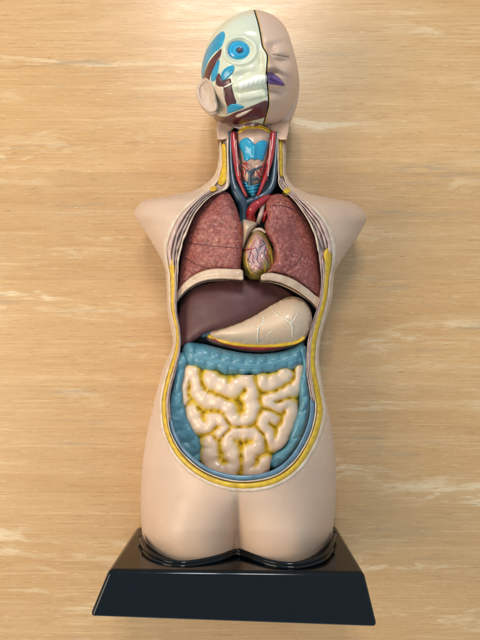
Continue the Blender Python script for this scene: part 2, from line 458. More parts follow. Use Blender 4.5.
OUT = [(219.8, 131), (220, 145), (220.6, 160), (219, 171), (213.5, 183), (202, 193), (188, 204.5), (176.5, 217), (168.5, 232), (164.6, 248), (166, 261), (168.6, 275), (169.3, 292), (170.2, 310), (174.6, 328), (175.4, 342), (172.6, 354), (167.2, 370), (162.2, 390), (160.2, 408),
       (164.5, 436), (180, 462.5), (207, 482), (240, 490.5), (274, 486), (300, 469), (318, 440), (325, 412), (321.3, 388), (317.4, 368), (317.0, 352), (319.4, 336), (323.2, 320), (328.4, 300), (330.6, 280), (334.5, 256), (333, 240), (326.5, 223), (313, 207), (300, 196.5), (290, 187.5), (284.3, 175), (284.2, 160), (283.6, 145), (283.4, 131), (281, 129.8), (252, 129.6), (222.4, 129.8)]
INN = [(229.5, 131), (229, 145), (228.8, 160), (229.5, 172), (228, 188), (210, 197), (196, 213), (188, 229), (182.5, 244), (179.5, 256), (178.4, 268), (177.8, 281), (177.0, 297), (177.2, 312), (180, 328), (181, 341), (179.6, 356), (176, 371), (171, 390), (170, 408),
       (175, 434), (188.5, 454), (211, 470), (240, 476.5), (270, 472.5), (290, 459), (305, 435), (311.5, 410), (308.8, 388), (306.5, 370), (306.8, 354), (308.2, 338), (312.5, 322), (318.6, 302), (321.2, 280), (319.5, 262), (316.5, 242), (311, 226), (302, 211), (291.5, 197.5), (280, 187), (277.8, 174), (277.4, 160), (277, 145), (277, 131), (275.4, 130.0), (252, 129.8), (231, 130.0)]
def pair(A, B, m=14):
    a = np.asarray(A, float); b = np.asarray(B, float); n = len(a); oa, ob = [], []
    q = np.concatenate([a, b], 1); out = []
    for i in range(n):
        p0, p1, p2, p3 = q[(i - 1) % n], q[i], q[(i + 1) % n], q[(i + 2) % n]
        for k in range(m):
            t = k / m; out.append(.5 * ((2 * p1) + (p2 - p0) * t + (2 * p0 - 5 * p1 + 4 * p2 - p3) * t * t + (3 * p1 - p0 - 3 * p2 + p3) * t ** 3))
    out = np.array(out); return out[:, :2], out[:, 2:]
LA, LB = pair(OUT, INN); NC = len(OUT)
T = lambda i: i / NC                      # loop parameter of control point i

side_l = [(x, y) for y, x in LS]; side_r = [(x, y) for y, x in RS][::-1]
sil = np.concatenate([spline(side_l, 1.6), spline(side_r, 1.6)])
# close top and bottom
top_c = [(284.5 - i * 1.6, 120) for i in range(1, 40)]
bot_c = [(152 + i * 2, 580) for i in range(1, 85)]
sl, sr = spline(side_l, 1.6), spline(side_r, 1.6)
sil = np.concatenate([sl, np.array(bot_c), sr, np.array(top_c)])
hole = LA[::2]
skin = relief('torso_skin', sil, lambda P, d: Zbody(P) - .065 * sstep(131.6, 129.5, P[:, 1]) * sstep(220, 224, P[:, 0]) * sstep(285, 281, P[:, 0]), M['skin'], root, 1.9, (.35, .9, 1.8), hole=hole, bottom=.004,
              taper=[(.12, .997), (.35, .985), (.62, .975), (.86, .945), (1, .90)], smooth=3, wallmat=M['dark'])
skin['label'] = 'beige plastic skin of shoulders, flanks, hips and thighs'

# the wall of the opening, and the floor behind the organs
def rimz(P): return Zbody(P) - .0015
b0 = ribbon('cut_wall', LA, LB, -.05, 1.0, 0, T(43.9), lambda P: rimz(P) - .0035, .0012, M['grey'], root, sink=.05, seg=5)
b0['label'] = 'stepped cut edge of the body wall around the opening'
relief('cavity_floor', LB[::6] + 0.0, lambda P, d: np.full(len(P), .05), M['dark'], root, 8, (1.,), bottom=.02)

RB = b0
ribbon('skin_lip', LA, LB, -.10, .17, T(.5), T(44), lambda P: rimz(P) + .0012, .0024, M['cut'], RB)
ribbon('fat_layer', LA, LB, [.20, .16, .18, .14, .16, .18, .20], [.70, .62, .60, .54, .58, .64, .70], T(9.6), T(35.6), rimz, .0042, M['yellow'], RB, wob=.014, seed=3)
ribbon('fascia_layer', LA, LB, .60, .72, T(10.5), T(35), rimz, .0030, M['cut'], RB, wob=.02, seed=4)
# flank muscles, pink above and blue lining below
for a, b in ((10.2, 19.6), (27.4, 35.2)):
    ribbon('muscle_layer', LA, LB, .72, .84, T(a), T(b), rimz, .0034, M['pink'], RB, wob=.03, seed=5)
    ribbon('inner_muscle_layer', LA, LB, .85, .99, T(a), T(b), lambda P: rimz(P) - .002, .0030, M['grey'], RB, wob=.04, seed=6)
ribbon('peritoneum', LA, LB, .70, 1.10, T(19.4), T(27.6), lambda P: rimz(P) - .003, .0022, M['peri'], RB)
# layered chest wall beside the lungs
for a, b, sd in ((4.3, 10.4, 11), (35.2, 40.6, 21)):
    ribbon('chest_muscle', LA, LB, [.14, .16, .20], [.40, .44, .50], T(a), T(b), rimz, .0046, M['pink'], RB, wob=.03, seed=sd)
    ribbon('chest_muscle', LA, LB, [.42, .48, .52], [.56, .66, .70], T(a + .3), T(b - .2), rimz, .0044, M['pink' if sd > 15 else 'grey'], RB, wob=.04, seed=sd + 1)
    ribbon('rib_row', LA, LB, [.62, .70, .72], [.80, .86, .88], T(a + .4), T(b + .2), lambda P: rimz(P) - .001, .0040, M['grey'], RB, wob=.05, lobes=5, seed=sd + 2)
    ribbon('pleura_edge', LA, LB, .89, 1.02, T(a + .2), T(b + .2), lambda P: rimz(P) - .001, .0032, M['cut'], RB, wob=.03, seed=sd + 3)
# neck
ribbon('neck_fat', LA, LB, [.12, .14, .16, .16], [.64, .70, .74, .70], T(.9), T(4.0), rimz, .0046, M['yellow'], RB, wob=.03, seed=31)
ribbon('neck_fat', LA, LB, [.16, .16, .14, .12], [.70, .74, .70, .64], T(40.8), T(43.6), rimz, .0046, M['yellow'], RB, wob=.03, seed=32)
ribbon('neck_muscle', LA, LB, .74, .98, T(.5), T(4.4), rimz, .0042, M['cut'], RB, wob=.03, seed=33)
ribbon('neck_muscle', LA, LB, .74, .98, T(40.5), T(44), rimz, .0042, M['cut'], RB, wob=.03, seed=34)
def circ(c, r, n=28, ry=None, ang=0):
    a = np.linspace(0, 2 * math.pi, n, endpoint=False); x, y = r * np.cos(a), (ry or r) * np.sin(a)
    return np.stack([c[0] + x * math.cos(ang) - y * math.sin(ang), c[1] + x * math.sin(ang) + y * math.cos(ang)], 1)
for c in ((213.2, 188.6), (287.3, 190.6)):
    k = relief('clavicle_end', circ(c, 3.9, ry=3.1, ang=-.2), lambda P, d: Zbody(P) - .002 + .008 * dome(d / 3.2) - .0022 * np.exp(-((d - 3.6) / .8) ** 2), M['yellow'], RB, .7, (.3, .8), bottom=.1)

# ------------------------------------------------------------------ lungs
def Zchest(P): return .152 - .046 * np.abs((P[:, 0] - 250) / 76) ** 2.2 - .00012 * np.clip(215 - P[:, 1], 0, 40) * 6
lungL = [(220.6, 190.8), (227, 192), (231.5, 197), (236.5, 208), (239.4, 218), (242.3, 228), (242.6, 240), (242, 252), (240.6, 266), (240.5, 272), (228, 271.5), (216, 271), (205, 273), (194, 278), (185, 285.5), (178.5, 293), (178.4, 285), (179.6, 274),
         (181.4, 258), (183.6, 245), (187.5, 231), (192.3, 219), (198, 208.5), (205, 199), (213, 193)]
lungR = [(268, 198.5), (272, 195.3), (277, 194), (283, 194.3), (288.5, 197), (295, 203), (301.5, 211), (307.5, 220), (312.5, 230), (316, 240), (318.4, 252), (319.6, 264), (320.6, 278), (321, 290), (319.5, 300), (314.5, 296), (306, 289.6),
         (294, 281.5), (284, 277), (275, 274.5), (264, 273.6), (268, 268.5), (272.2, 262), (273.8, 256), (272.6, 246), (268.8, 239), (266, 233), (264.8, 225), (267.5, 217), (266.2, 209), (266, 202)]
def zlung(P, d):
    return Zchest(P) - .016 * (1 - dome(d / 11, 2.2)) + .0008 * vnoise(P, 6, 3) * sstep(1, 5, d) + .0004 * vnoise(P, 2.2, 8) * sstep(1, 3, d) + .0022 * vnoise(P, 17, 31) * sstep(2, 9, d)
rimL = [(241.5, 269.8), (228, 268.8), (215, 268.6), (204, 270.6), (193, 275.6), (184, 283), (177.6, 291.5), (176.6, 301.5), (179.5, 298), (187, 290), (197, 283.5), (208, 280), (222, 279), (236, 279.6), (243, 279.8), (243.2, 275)]
rimR = [(262.2, 274.5), (270, 272.8), (282, 275), (294, 279.5), (306, 287.6), (315, 295), (320.2, 299.5), (319.4, 309.5), (317.6, 309.5), (312, 302.5), (303, 295), (293, 288.5), (281, 283), (270, 280.6), (262, 280.5), (260.8, 277.5)]
for ol, rm, fis in ((lungL, rimL, [[(181, 240), (196, 244), (214, 246), (238, 248)], [(182, 256), (194, 263), (207, 269)]]),
                    (lungR, rimR, [[(303, 252), (298, 262), (291, 268), (283, 273)], [(272, 205), (284, 206), (296, 211), (306, 222)]])):
    lg = relief('lung', spline(ol, 1.2, True), zlung, M['lung'], root, 1.2, (.4, 1.0, 2.0), bottom=.055)
    lg['label'] = 'mottled dark red lung beside the liver edge' if ol is lungL else 'mottled dark red lung curved round the heart'
    rim = relief('lung_edge', spline(rm, 1.0, True), lambda P, d: Zchest(P) - .003 + .0048 * dome(d / 2.6, 2.2) - .0012 * np.exp(-((d - 2.6) / .7) ** 2) + .0003 * vnoise(P, 3, 5), M['cream'], lg, .9, (.3, .8, 1.5), bottom=.098)
    for q in fis:
        sweep('lung_fissure', q, lambda P: zlung(P, np.full(len(P), 20.)), .32, M['darkline'], lg, 6, lift=.0002)

# ------------------------------------------------------------------ heart and great vessels
hb = [(252, 229.5), (258, 228.6), (264, 231), (268.5, 237), (272.5, 246), (275, 255), (275, 264), (271.5, 272), (265, 277.5), (257, 279.8), (249, 278.5), (243.8, 273), (241.6, 264), (241.8, 254), (244, 246), (247.5, 237)]
hbs = spline(hb, 1.0, True)
def zheart(P, d): return .118 + .036 * dome(d / 16, 2.1) + .0012 * np.sin((P[:, 0] * .5 + P[:, 1] * .25)) * sstep(2, 6, d) + .0006 * vnoise(P, 3, 2)
def heart_paint(P, d):
    c = gauss(P, (256.5, 252), (11, 19), .15)
    return np.clip(1.0 - 1.3 * c, 0, 1)
heart = relief('heart', hbs, zheart, M['heart'], root, 1.0, (.35, .9, 1.8), bottom=.06, attr=heart_paint)
heart['label'] = 'lilac heart with yellow fat and fine painted vessels'
zh = lambda P: zheart(P, dist(P, hbs))
o6, s6 = (225, 185), 6.4
for pts, mt, r in (([(100, 412), (130, 415), (175, 408), (190, 402)], 'red', .5), ([(168, 400), (185, 370), (195, 350)], 'red', .35), ([(170, 415), (160, 450), (150, 480), (170, 500)], 'vessel_blue', .32),
                   ([(195, 400), (210, 440), (205, 480), (225, 510), (215, 540)], 'vessel_blue', .3), ([(235, 350), (262, 390), (250, 440), (275, 480), (268, 530)], 'vessel_blue', .34), ([(262, 390), (285, 400), (300, 440)], 'yellow', .45),
                   ([(270, 440), (290, 480), (292, 530)], 'red', .36), ([(240, 430), (225, 455), (238, 480)], 'red', .28), ([(180, 540), (200, 520), (240, 545), (262, 560)], 'red', .26), ([(285, 420), (300, 470), (298, 520), (280, 560)], 'yellow', .45), ([(150, 470), (135, 510), (150, 560)], 'vessel_blue', .26), ([(250, 380), (225, 400), (214, 420)], 'vessel_blue', .25), ([(215, 340), (230, 375), (222, 400)], 'red', .3), ([(160, 430), (180, 450), (172, 480), (190, 500)], 'red', .28), ([(200, 470), (222, 480), (236, 505), (232, 540)], 'red', .26),
                   ([(255, 400), (272, 430), (262, 462), (278, 500)], 'red', .32), ([(140, 440), (138, 480), (148, 530), (170, 565)], 'yellow', .45), ([(160, 540), (185, 560), (215, 572)], 'vessel_blue', .26), ([(150, 400), (165, 370), (180, 345)], 'yellow', .4), ([(245, 500), (258, 530), (250, 565)], 'yellow', .36), ([(270, 370), (292, 420), (306, 460)], 'red', .28)):
    sweep('coronary_vessel', crop(pts, o6, s6), zh, [r * 1.3, r * 1.3, r * .8], M[mt], heart, 6, lift=.0003, step=.6)
pv = [(242.5, 220.5), (249, 220.3), (255.5, 222.5), (256.5, 226), (253, 230.5), (250, 235), (246.5, 242), (243, 249), (241.6, 246), (241.8, 232)]
relief('atrium', spline(pv, .9, True), lambda P, d: .122 + .022 * dome(d / 6, 2.2) + .02 * gauss(P, (247, 228), 7) * sstep(0, 4, d), M['stomach'], heart, .9, (.3, .8), bottom=.07)
sweep('heart_collar', [(252.5, 232), (256, 229.8), (261, 229.6), (265, 232.4)], lambda P: np.full(len(P), .137), [1.2, 1.7, 1.7, 1.1], M['stomach'], heart, 10, step=.7)
aorta = sweep('aorta', [(252.5, 224), (250.5, 214), (254, 207), (260, 202.5), (266, 198.5), (272, 198)], [.112, .124, .132, .133, .128, .115], [4.2, 4.6, 4.4, 4.0, 3.4, 3.0], M['red'], root, 18, step=.7)
aorta['label'] = 'glossy red arch of the aorta above the heart'
sweep('pulmonary_artery', [(258, 223), (261, 214), (262.5, 207), (266, 201)], [.118, .126, .127, .12], [2.2, 2.6, 2.3, 1.8], M['pink'], aorta, 14, step=.7)
sweep('pulmonary_artery', [(264, 221), (265.6, 214), (268, 208)], [.12, .126, .122], [1.8, 2.4, 2.0], M['red'], aorta, 14, step=.7)

# ------------------------------------------------------------------ neck: veins, arteries, larynx
bed = [(228, 131), (228, 150), (229, 172), (231, 186), (236, 200), (241, 214), (247, 218), (254, 206), (266, 198), (276, 190), (278.5, 172), (278, 150), (278, 131)]
nb = relief('neck_bed', spline(bed, 1.5, True), lambda P, d: .082 + .014 * dome(d / 9), M['vein'], root, 1.8, (.5, 1.2), bottom=.05)
nb['label'] = 'slate blue vein bed between the neck muscles'
zneck = lambda P: np.interp(P[:, 1], [130, 150, 190, 215], [.104, .108, .115, .112])
jl = sweep('jugular_vein', [(230.2, 133), (230.6, 150), (231.4, 168), (233.5, 184), (238.5, 196), (243, 204), (244.4, 214), (244, 226)], lambda P: zneck(P), [2.0, 2.1, 2.2, 2.9, 4.0, 5.6, 5.4, 4.8], M['vein'], root, 16)
jr = sweep('jugular_vein', [(277, 133), (276, 150), (274.6, 168), (272.4, 184), (266, 194), (256, 199), (247, 203)], lambda P: zneck(P), [1.9, 2.0, 2.2, 2.8, 3.4, 4.0, 4.2], M['vein'], root, 16)
cl = sweep('carotid_artery', [(233.6, 134), (234.6, 148), (236, 161), (238, 176), (242, 187), (246.4, 196)], lambda P: zneck(P) + .005, [3.1, 3.0, 2.8, 2.3, 1.8, 1.4], M['red'], root, 14)
cr = sweep('carotid_artery', [(273.2, 134), (271.8, 148), (269.8, 161), (266.4, 174), (262, 186), (258, 195)], lambda P: zneck(P) + .005, [3.1, 3.1, 2.9, 2.4, 1.9, 1.4], M['red'], root, 14)
for par, dx in ((cl, 2.6), (cr, -2.6)):
    bx = 237.2 if dx > 0 else 269.2
    sweep('thyroid_artery', [(bx, 158), (bx + dx * .7, 162), (bx + dx * .2, 168), (bx + dx * 1.1, 174), (bx + dx * .9, 180)], lambda P: zneck(P) + .0075, [.8, 1.0, .8, .8, .5], M['red'], par, 10, step=.7)
    sweep('nerve_strand', [(bx - dx * .5, 140), (bx - dx * .25, 152), (bx + dx * .1, 164), (bx + dx * .5, 176)], lambda P: zneck(P) + .0088, .5, M['pink'], par, 8)
o5, s5 = (220, 120), 6.857
lar = crop([(112, 95), (135, 66), (180, 46), (235, 42), (290, 46), (335, 68), (358, 96), (352, 150), (335, 230), (318, 320), (296, 400), (272, 470), (240, 530), (205, 520), (170, 470), (148, 410), (140, 330), (130, 230), (112, 150)], o5, s5)
lars = spline(lar, .9, True)
def zlar(P, d): return .098 + .022 * dome(d / 11, 2.1) + .004 * gauss(P, (252, 147), (9, 10)) - .003 * sstep(172, 190, P[:, 1]) + .003 * gauss(P, (246, 171), (5, 7)) + .003 * gauss(P, (259, 171), (5, 7))
larynx = relief('larynx', lars, zlar, M['flesh'], root, 1.0, (.3, .8, 1.5), bottom=.07)
larynx['label'] = 'flesh coloured larynx with bright blue cartilage'
zl = lambda P: zlar(P, dist(P, lars))
hy = crop([(118, 92), (140, 60), (182, 38), (235, 34), (286, 38), (336, 62), (354, 92), (330, 84), (285, 62), (235, 58), (185, 62), (145, 84)], o5, s5)
relief('hyoid_fat', spline(hy, .8, True), lambda P, d: zl(P) - .002 + .006 * dome(d / 2.2), M['omentum'], larynx, .7, (.3, .7), bottom=.08)
th = crop([(150, 132), (178, 120), (206, 130), (224, 152), (240, 166), (258, 150), (286, 138), (318, 142), (330, 166), (318, 215), (306, 250), (292, 284), (262, 270), (240, 274), (214, 268), (186, 284), (164, 276), (152, 226), (130, 184), (134, 150)], o5, s5)
ths = spline(th, .8, True)
relief('thyroid_cartilage', ths, lambda P, d: zl(P) - .001 + .003 * dome(d / 2.0) + .0035 * gauss(P, (254, 151), (2.2, 9)) - .0012 * gauss(P, (247, 152), 4), M['blue'], larynx, .7, (.25, .6), bottom=.08)
for q, sd in (([(150, 300), (200, 285), (222, 330), (216, 400), (190, 430), (156, 410), (142, 350)], 1), ([(235, 300), (290, 285), (312, 320), (298, 400), (262, 440), (236, 400), (226, 340)], 2)):
    relief('thyroid_lobe', spline(crop(q, o5, s5), .8, True), lambda P, d: zl(P) - .001 + .0045 * dome(d / 4) + .0005 * vnoise(P, 1.5, 4), M['flesh'], larynx, .8, (.3, .7), bottom=.08)
for q, r in (([(208, 355), (204, 400), (206, 450), (212, 500)], [1.7, 1.6, 2.2, 1.6]), ([(208, 372), (232, 342), (262, 330), (284, 318)], [1.5, 1.5, 1.2, .8]), ([(206, 378), (192, 352), (180, 342)], [1.3, 1.2, .7]), ([(222, 410), (244, 400), (262, 408)], [1.2, 1.4, 1.0])):
    sweep('thyroid_vein', crop(q, o5, s5), lambda P: zl(P) + .0035, r, M['vein'], larynx, 12, step=.6)
for q in ([(150, 318), (168, 330), (176, 352), (172, 376)], [(160, 300), (176, 308), (190, 300)], [(300, 306), (282, 330), (288, 360), (276, 384)], [(308, 290), (296, 318), (300, 345)], [(146, 340), (160, 352), (158, 380), (168, 400)], [(178, 318), (196, 330), (188, 344)], [(268, 330), (280, 348), (268, 372), (278, 392)], [(306, 330), (300, 362), (290, 392)], [(250, 350), (262, 366), (256, 384)], [(166, 290), (182, 294), (200, 314)]):
    sweep('thyroid_arteriole', crop(q, o5, s5), lambda P: zl(P) + .0044, [.7, .6, .4], M['red'], larynx, 8, step=.6)
trp = [(150, 420), (190, 432), (208, 450), (262, 436), (282, 430), (272, 476), (240, 535), (205, 520), (170, 480)]
trs = spline(crop(trp, o5, s5), .7, True)
relief('trachea', trs, lambda P, d: zl(P) + .003 + .006 * dome(d / 3) + .0020 * np.sin((P[:, 1] + .12 * P[:, 0]) * 1.9) + .004 * gauss(P, (254, 190), (3, 12)) + .003 * gauss(P, (245.4, 188), (2.4, 9)) + .0005 * (P[:, 1] - 190), M['trach'], larynx, .55, (.25, .6), bottom=.08)
for i in range(3):
    for xx, sl in ((245.6 + i * .7, 186.5), (254.6 - i * .8, 187.5)):
        pass

# ------------------------------------------------------------------ liver, stomach
liv = [(175.6, 347.5), (176.4, 334), (177.8, 321), (179.6, 309), (182, 299), (188.5, 291), (198, 286), (212, 282.6), (229, 280), (243, 278.6), (256, 279.4), (268, 282.4), (280, 287), (290.5, 292.6), (294.5, 297.5), (288, 300), (279, 304), (268.8, 308.5), (257, 314.5), (245, 320), (233, 325),
       (221, 328.5), (210, 331.5), (201, 336), (193, 341.5), (185, 346)]
def zliver(P, d):
    z = .132 - .040 * np.abs((P[:, 0] - 238) / 64) ** 2.2 + .00012 * (P[:, 1] - 300)
    z = z - .012 * (1 - dome(d / 9, 2.3)) - .0004 * np.clip(298 - P[:, 1], 0, 40)
    return z - .0012 * np.exp(-((P[:, 0] - 249.6 - .03 * (P[:, 1] - 290)) / .7) ** 2) * sstep(306, 298, P[:, 1]) + .0006 * vnoise(P, 14, 6)
lv = relief('liver', spline(liv, 1.3, True), zliver, M['liver'], root, 1.5, (.4, 1.0, 2.0), bottom=.06, smooth=8)
lv['label'] = 'smooth purple brown liver'
relief('gallbladder', circ((207.5, 333), 7.5, ry=3.2, ang=-.45), lambda P, d: .100 + .010 * dome(d / 3.5), M['peri'], lv, 1.0, (.4, .9), bottom=.07)
un = [(205.5, 336), (209, 341.5), (219, 345.5), (229, 348.2), (245, 351.2), (261, 352.2), (273, 351.4), (285, 348.6), (297, 345.2), (304, 342.5), (306, 338), (300, 333), (260, 333), (220, 331), (208, 332)]
st0 = [(207.2, 334), (210, 330.5), (217, 326.5), (231, 322), (245, 316.8), (257, 311), (268.8, 305.4), (279, 300.2), (288, 297), (296, 297), (303, 300), (308.6, 306), (311.4, 314), (311.8, 322), (309.6, 330), (305.6, 338), (300, 342.2), (290, 344.2), (275, 345.8), (258, 346.4), (243, 345.4), (229, 343), (217, 339.6), (209.5, 337)]
stO = spline(st0, 1.2, True)
def zst(P, d):
    return .104 + .042 * dome(d / 27, 2.0) + .006 * gauss(P, (285, 318), (22, 18)) - .008 * sstep(240, 205, P[:, 0])
stm = relief('stomach', stO, zst, M['stomach'], root, 1.4, (.4, 1.0, 2.0), bottom=.06, smooth=14)
stm['label'] = 'cream stomach with branching pale veins'
relief('stomach_underside', spline(un, 1.2, True), lambda P, d: .090 + .012 * dome(d / 6), M['stomach_under'], stm, 1.3, (.4, 1.0), bottom=.055)
zs_ = lambda P: zst(P, dist(P, stO))
o7, s7 = (240, 280), 5.333
sweep('omentum_cord', [(209, 335.8), (216, 338.8), (229, 342.2), (243, 344.4), (258, 345.4), (275, 344.8), (290, 343), (299, 340.6), (303.6, 337.5)], lambda P: zs_(P) - .001, [2.0, 2.5, 2.4, 2.2, 2.1, 2.2, 2.6, 2.5, 1.6], M['omentum'], stm, 12)
sweep('gastric_artery', [(211, 338.2), (222, 342.3), (235, 345.6), (248, 347.4), (262, 348), (276, 347), (289, 345.2)], lambda P: np.interp(P[:, 0], [210, 300], [.107, .108]), [.8, 1.2, 1.6, 2.1, 2.2, 1.6, .6], M['red'], stm, 10)
for q, r in (([(95, 330), (95, 285), (100, 255), (118, 235), (126, 205), (122, 190)], [.55, .6, .4]), ([(112, 240), (140, 230), (152, 222)], [.5, .4, .25]), ([(98, 262), (80, 255), (55, 235)], [.5, .4, .25]), ([(280, 300), (278, 255), (268, 232), (240, 208), (205, 190), (172, 160)], [.5, .7, .4]),
             ([(205, 190), (190, 192), (178, 186)], [.45, .3]), ([(270, 238), (285, 215), (300, 190), (304, 178)], [.55, .4, .25]), ([(268, 232), (272, 208), (280, 190)], [.4, .25]), ([(148, 305), (155, 285), (172, 270)], [.4, .25]), ([(126, 222), (136, 210)], [.3, .2])):
    sweep('gastric_vein', crop(q, o7, s7), zs_, [x * 1.25 for x in r], M['whitevein'], stm, 8, lift=-.0003, step=.7)

# ------------------------------------------------------------------ large intestine
oA, sA = (150, 270), 2.526; oB, sB = (150, 360), 2.526
def lumps(path, r0, n, wig):
    return path
tc = [(84, 192), (96, 180), (118, 184), (140, 188), (170, 196), (205, 204), (240, 210), (275, 212), (305, 210), (340, 204), (365, 194), (386, 182), (392, 205), (390, 235), (375, 245), (355, 256), (335, 256), (318, 264), (296, 264), (278, 272), (255, 270), (236, 274), (212, 268), (190, 270), (168, 260), (146, 264), (124, 252), (104, 250), (88, 240), (80, 222)]
tcs = spline(crop(tc, oA, sA), 1.0, True)
tmid = spline(crop([(84, 214), (140, 224), (190, 236), (250, 244), (310, 238), (360, 222), (392, 210)], oA, sA), 1.0)
def ztc(P, d):
    s = P[:, 0] * .27 + .5 * vnoise(P, 14, 12)
    m = dist(P, tmid, False)
    up = np.where(P[:, 1] < np.interp(P[:, 0], tmid[:, 0], tmid[:, 1]), 0, 1.2)
    b = np.abs(np.sin(s + up)) ** .6
    tae = np.exp(-(m / 3.2) ** 4)
    return .104 + .025 * dome(d / 11, 2.2) + .0046 * (b - .6) * (1 - tae) * sstep(0, 3, d) + .0006 * tae - .010 * np.abs((P[:, 0] - 245) / 62) ** 2 - .0014 * np.exp(-((m - 2.6) / .5) ** 2) - .0008 * np.exp(-(m / .5) ** 2)
li = relief('large_intestine', tcs, ztc, M['colon'], root, 1.0, (.35, .9, 1.7), bottom=.055)
li['label'] = 'glossy blue bumpy large intestine framing the coils'
asc = [(86, 236), (100, 246), (130, 262), (128, 284), (98, 300)]
ascp = crop([(84, -20), (62, -4), (60, 30), (56, 70), (46, 110), (44, 150), (50, 190), (62, 222), (78, 246), (100, 260), (124, 264), (134, 250), (134, 215), (126, 190), (106, 160), (92, 125), (86, 70), (92, 30), (100, 0)], oB, sB)
desp = crop([(372, -30), (392, -36), (400, 0), (403, 60), (407, 110), (401, 152), (386, 197), (362, 240), (339, 266), (316, 280), (296, 270), (292, 250), (312, 232), (340, 215), (352, 185), (366, 145), (376, 110), (374, 60), (384, 20), (378, -5)], oB, sB)
for pl in (ascp, desp):
    ps = spline(pl, 1.0, True)
    relief('colon_side', ps, lambda P, d: .102 + .017 * dome(d / 6, 2.2) + .0030 * (np.abs(np.sin(P[:, 1] * .17 + P[:, 0] * .12 + .6 * vnoise(P, 12, 3))) ** .7 - .5) * sstep(0, 4, d) + .0008 * vnoise(P, 3.5, 9), M['colon'], li, 1.1, (.4, 1.0), bottom=.055)

# ------------------------------------------------------------------ small intestine: one coiled body
coils = [
    [(86, 110), (80, 88), (86, 62), (102, 36), (112, 58), (118, 82), (136, 100), (160, 106), (184, 114), (198, 128), (206, 150), (228, 158), (250, 150), (262, 124), (256, 96), (258, 72), (244, 56), (218, 68), (196, 76), (172, 62), (148, 50)],
    [(284, 60), (300, 66), (318, 58), (338, 46), (352, 38)],
    [(378, 28), (372, 62), (352, 78), (326, 92), (298, 100), (318, 118), (346, 112), (358, 128), (350, 156), (336, 184), (322, 210), (306, 206), (298, 182), (284, 162), (296, 140), (314, 150)],
    [(98, 122), (108, 146), (126, 168), (146, 172), (162, 150), (178, 152), (190, 172), (176, 186)],
    [(150, 200), (157, 222), (152, 242), (157, 266), (175, 279), (198, 278), (212, 266), (209, 246), (202, 226), (193, 208), (200, 188), (226, 180), (252, 182), (272, 192), (278, 214), (256, 232), (250, 254), (252, 280), (276, 280), (290, 262)],
]
cp = [spline(crop(c, oB, sB), .8) for c in coils]
site = crop([(58, 40), (70, 14), (104, 6), (150, 20), (200, 32), (250, 38), (300, 28), (350, 12), (384, 6), (394, 30), (388, 70), (374, 110), (374, 140), (360, 178), (340, 216), (312, 238), (304, 262), (300, 280), (272, 300), (236, 296), (200, 304), (160, 296), (134, 276), (124, 240), (122, 205), (108, 182), (92, 150), (78, 126), (60, 104), (56, 68)], oB, sB)
sis = spline(site, 1.0, True)
CC = np.concatenate(cp); CI = np.concatenate([np.full(len(c), i) for i, c in enumerate(cp)])
CS = np.concatenate([np.arange(len(c)) * .8 for c in cp])
def si_t(P):
    """0 on a coil's crest, 1 in the crease where it meets its neighbour; and the place along the coil"""
    T_, S_ = np.empty(len(P)), np.empty(len(P))
    for st in range(0, len(P), 2000):
        q = P[st:st + 2000]
        D = np.sqrt(((q[:, None] - CC[None]) ** 2).sum(2)); k = D.argmin(1); d1 = D[np.arange(len(q)), k]
        own = (CI[None] == CI[k][:, None]) & (np.abs(CS[None] - CS[k][:, None]) < 17)
        d2 = np.where(own, 99, D).min(1)
        ph = CS[k] + 3.7 * CI[k]
        lim = 11.2 * (1 + .08 * np.sin(ph * .45) + .04 * np.sin(ph * .9 + 1))
        w = np.minimum((d1 + d2) / 2 * (1 + .07 * np.sin(ph * .68)), lim)
        T_[st:st + 2000] = np.clip(d1 / w, 0, 1.25); S_[st:st + 2000] = ph
    return T_, S_
def zsi(P, d):
    t, ph = si_t(P); h = np.sqrt(np.clip(1 - np.clip(t, 0, 1) ** 2.4, 0, 1))
    w = .128 - .018 * np.abs((P[:, 0] - 240) / 55) ** 2
    return w - .0075 + .0135 * h + .0008 * np.sin(ph * .45) * h - .004 * np.clip(t - 1, 0, 1) * 4 - .004 * (1 - dome(d / 4))
def si_paint(P, d):
    t, _ = si_t(P); return np.clip(t, 0, 1.25) / 1.25
si = relief('small_intestine', sis, zsi, M['intest'], root, .8, (.3, .8), bottom=.055, smooth=2, attr=si_paint)
si['label'] = 'cream coiled small intestine with yellow creases'

# ------------------------------------------------------------------ head
head = [(253.8, 9.4), (246, 10.6), (238.3, 13.4), (230.5, 17.3), (223.8, 22.2), (217.2, 28.2), (212, 35), (207.6, 43.4), (204.6, 52.5), (202.4, 62), (201.2, 73), (202, 82), (204.5, 93), (208, 104), (212, 113), (216.4, 119.6), (221.4, 124), (229, 126.4), (238, 126), (250, 124), (262, 124.6), (270, 124.2), (277, 125.4), (284, 128.6), (288.6, 127), (291, 121), (294.2, 113), (297.4, 103),
        (299, 92), (299.2, 82), (298, 70), (296, 60), (293.8, 51), (291.4, 42.6), (288.4, 33.5), (284.6, 26), (279.5, 20), (273, 15.2), (264, 11.2)]
hs = spline(head, 1.0, True)
mid = np.array([(254.4, 7), (254.6, 11), (258, 22.5), (260.6, 35), (262.5, 46), (266.4, 53), (267.4, 57.5), (266.8, 67.5), (266.6, 76), (267.8, 90), (268.4, 104), (265.4, 117), (263, 126), (262, 134)])
def seg_g(P, a, b, ra, rb):
    a, b = np.array(a, float), np.array(b, float); ab = b - a
    t = np.clip(((P - a) @ ab) / (ab @ ab), 0, 1); q = a + t[:, None] * ab
    return np.exp(-(((P - q) ** 2).sum(1)) / (ra + (rb - ra) * t) ** 2), t
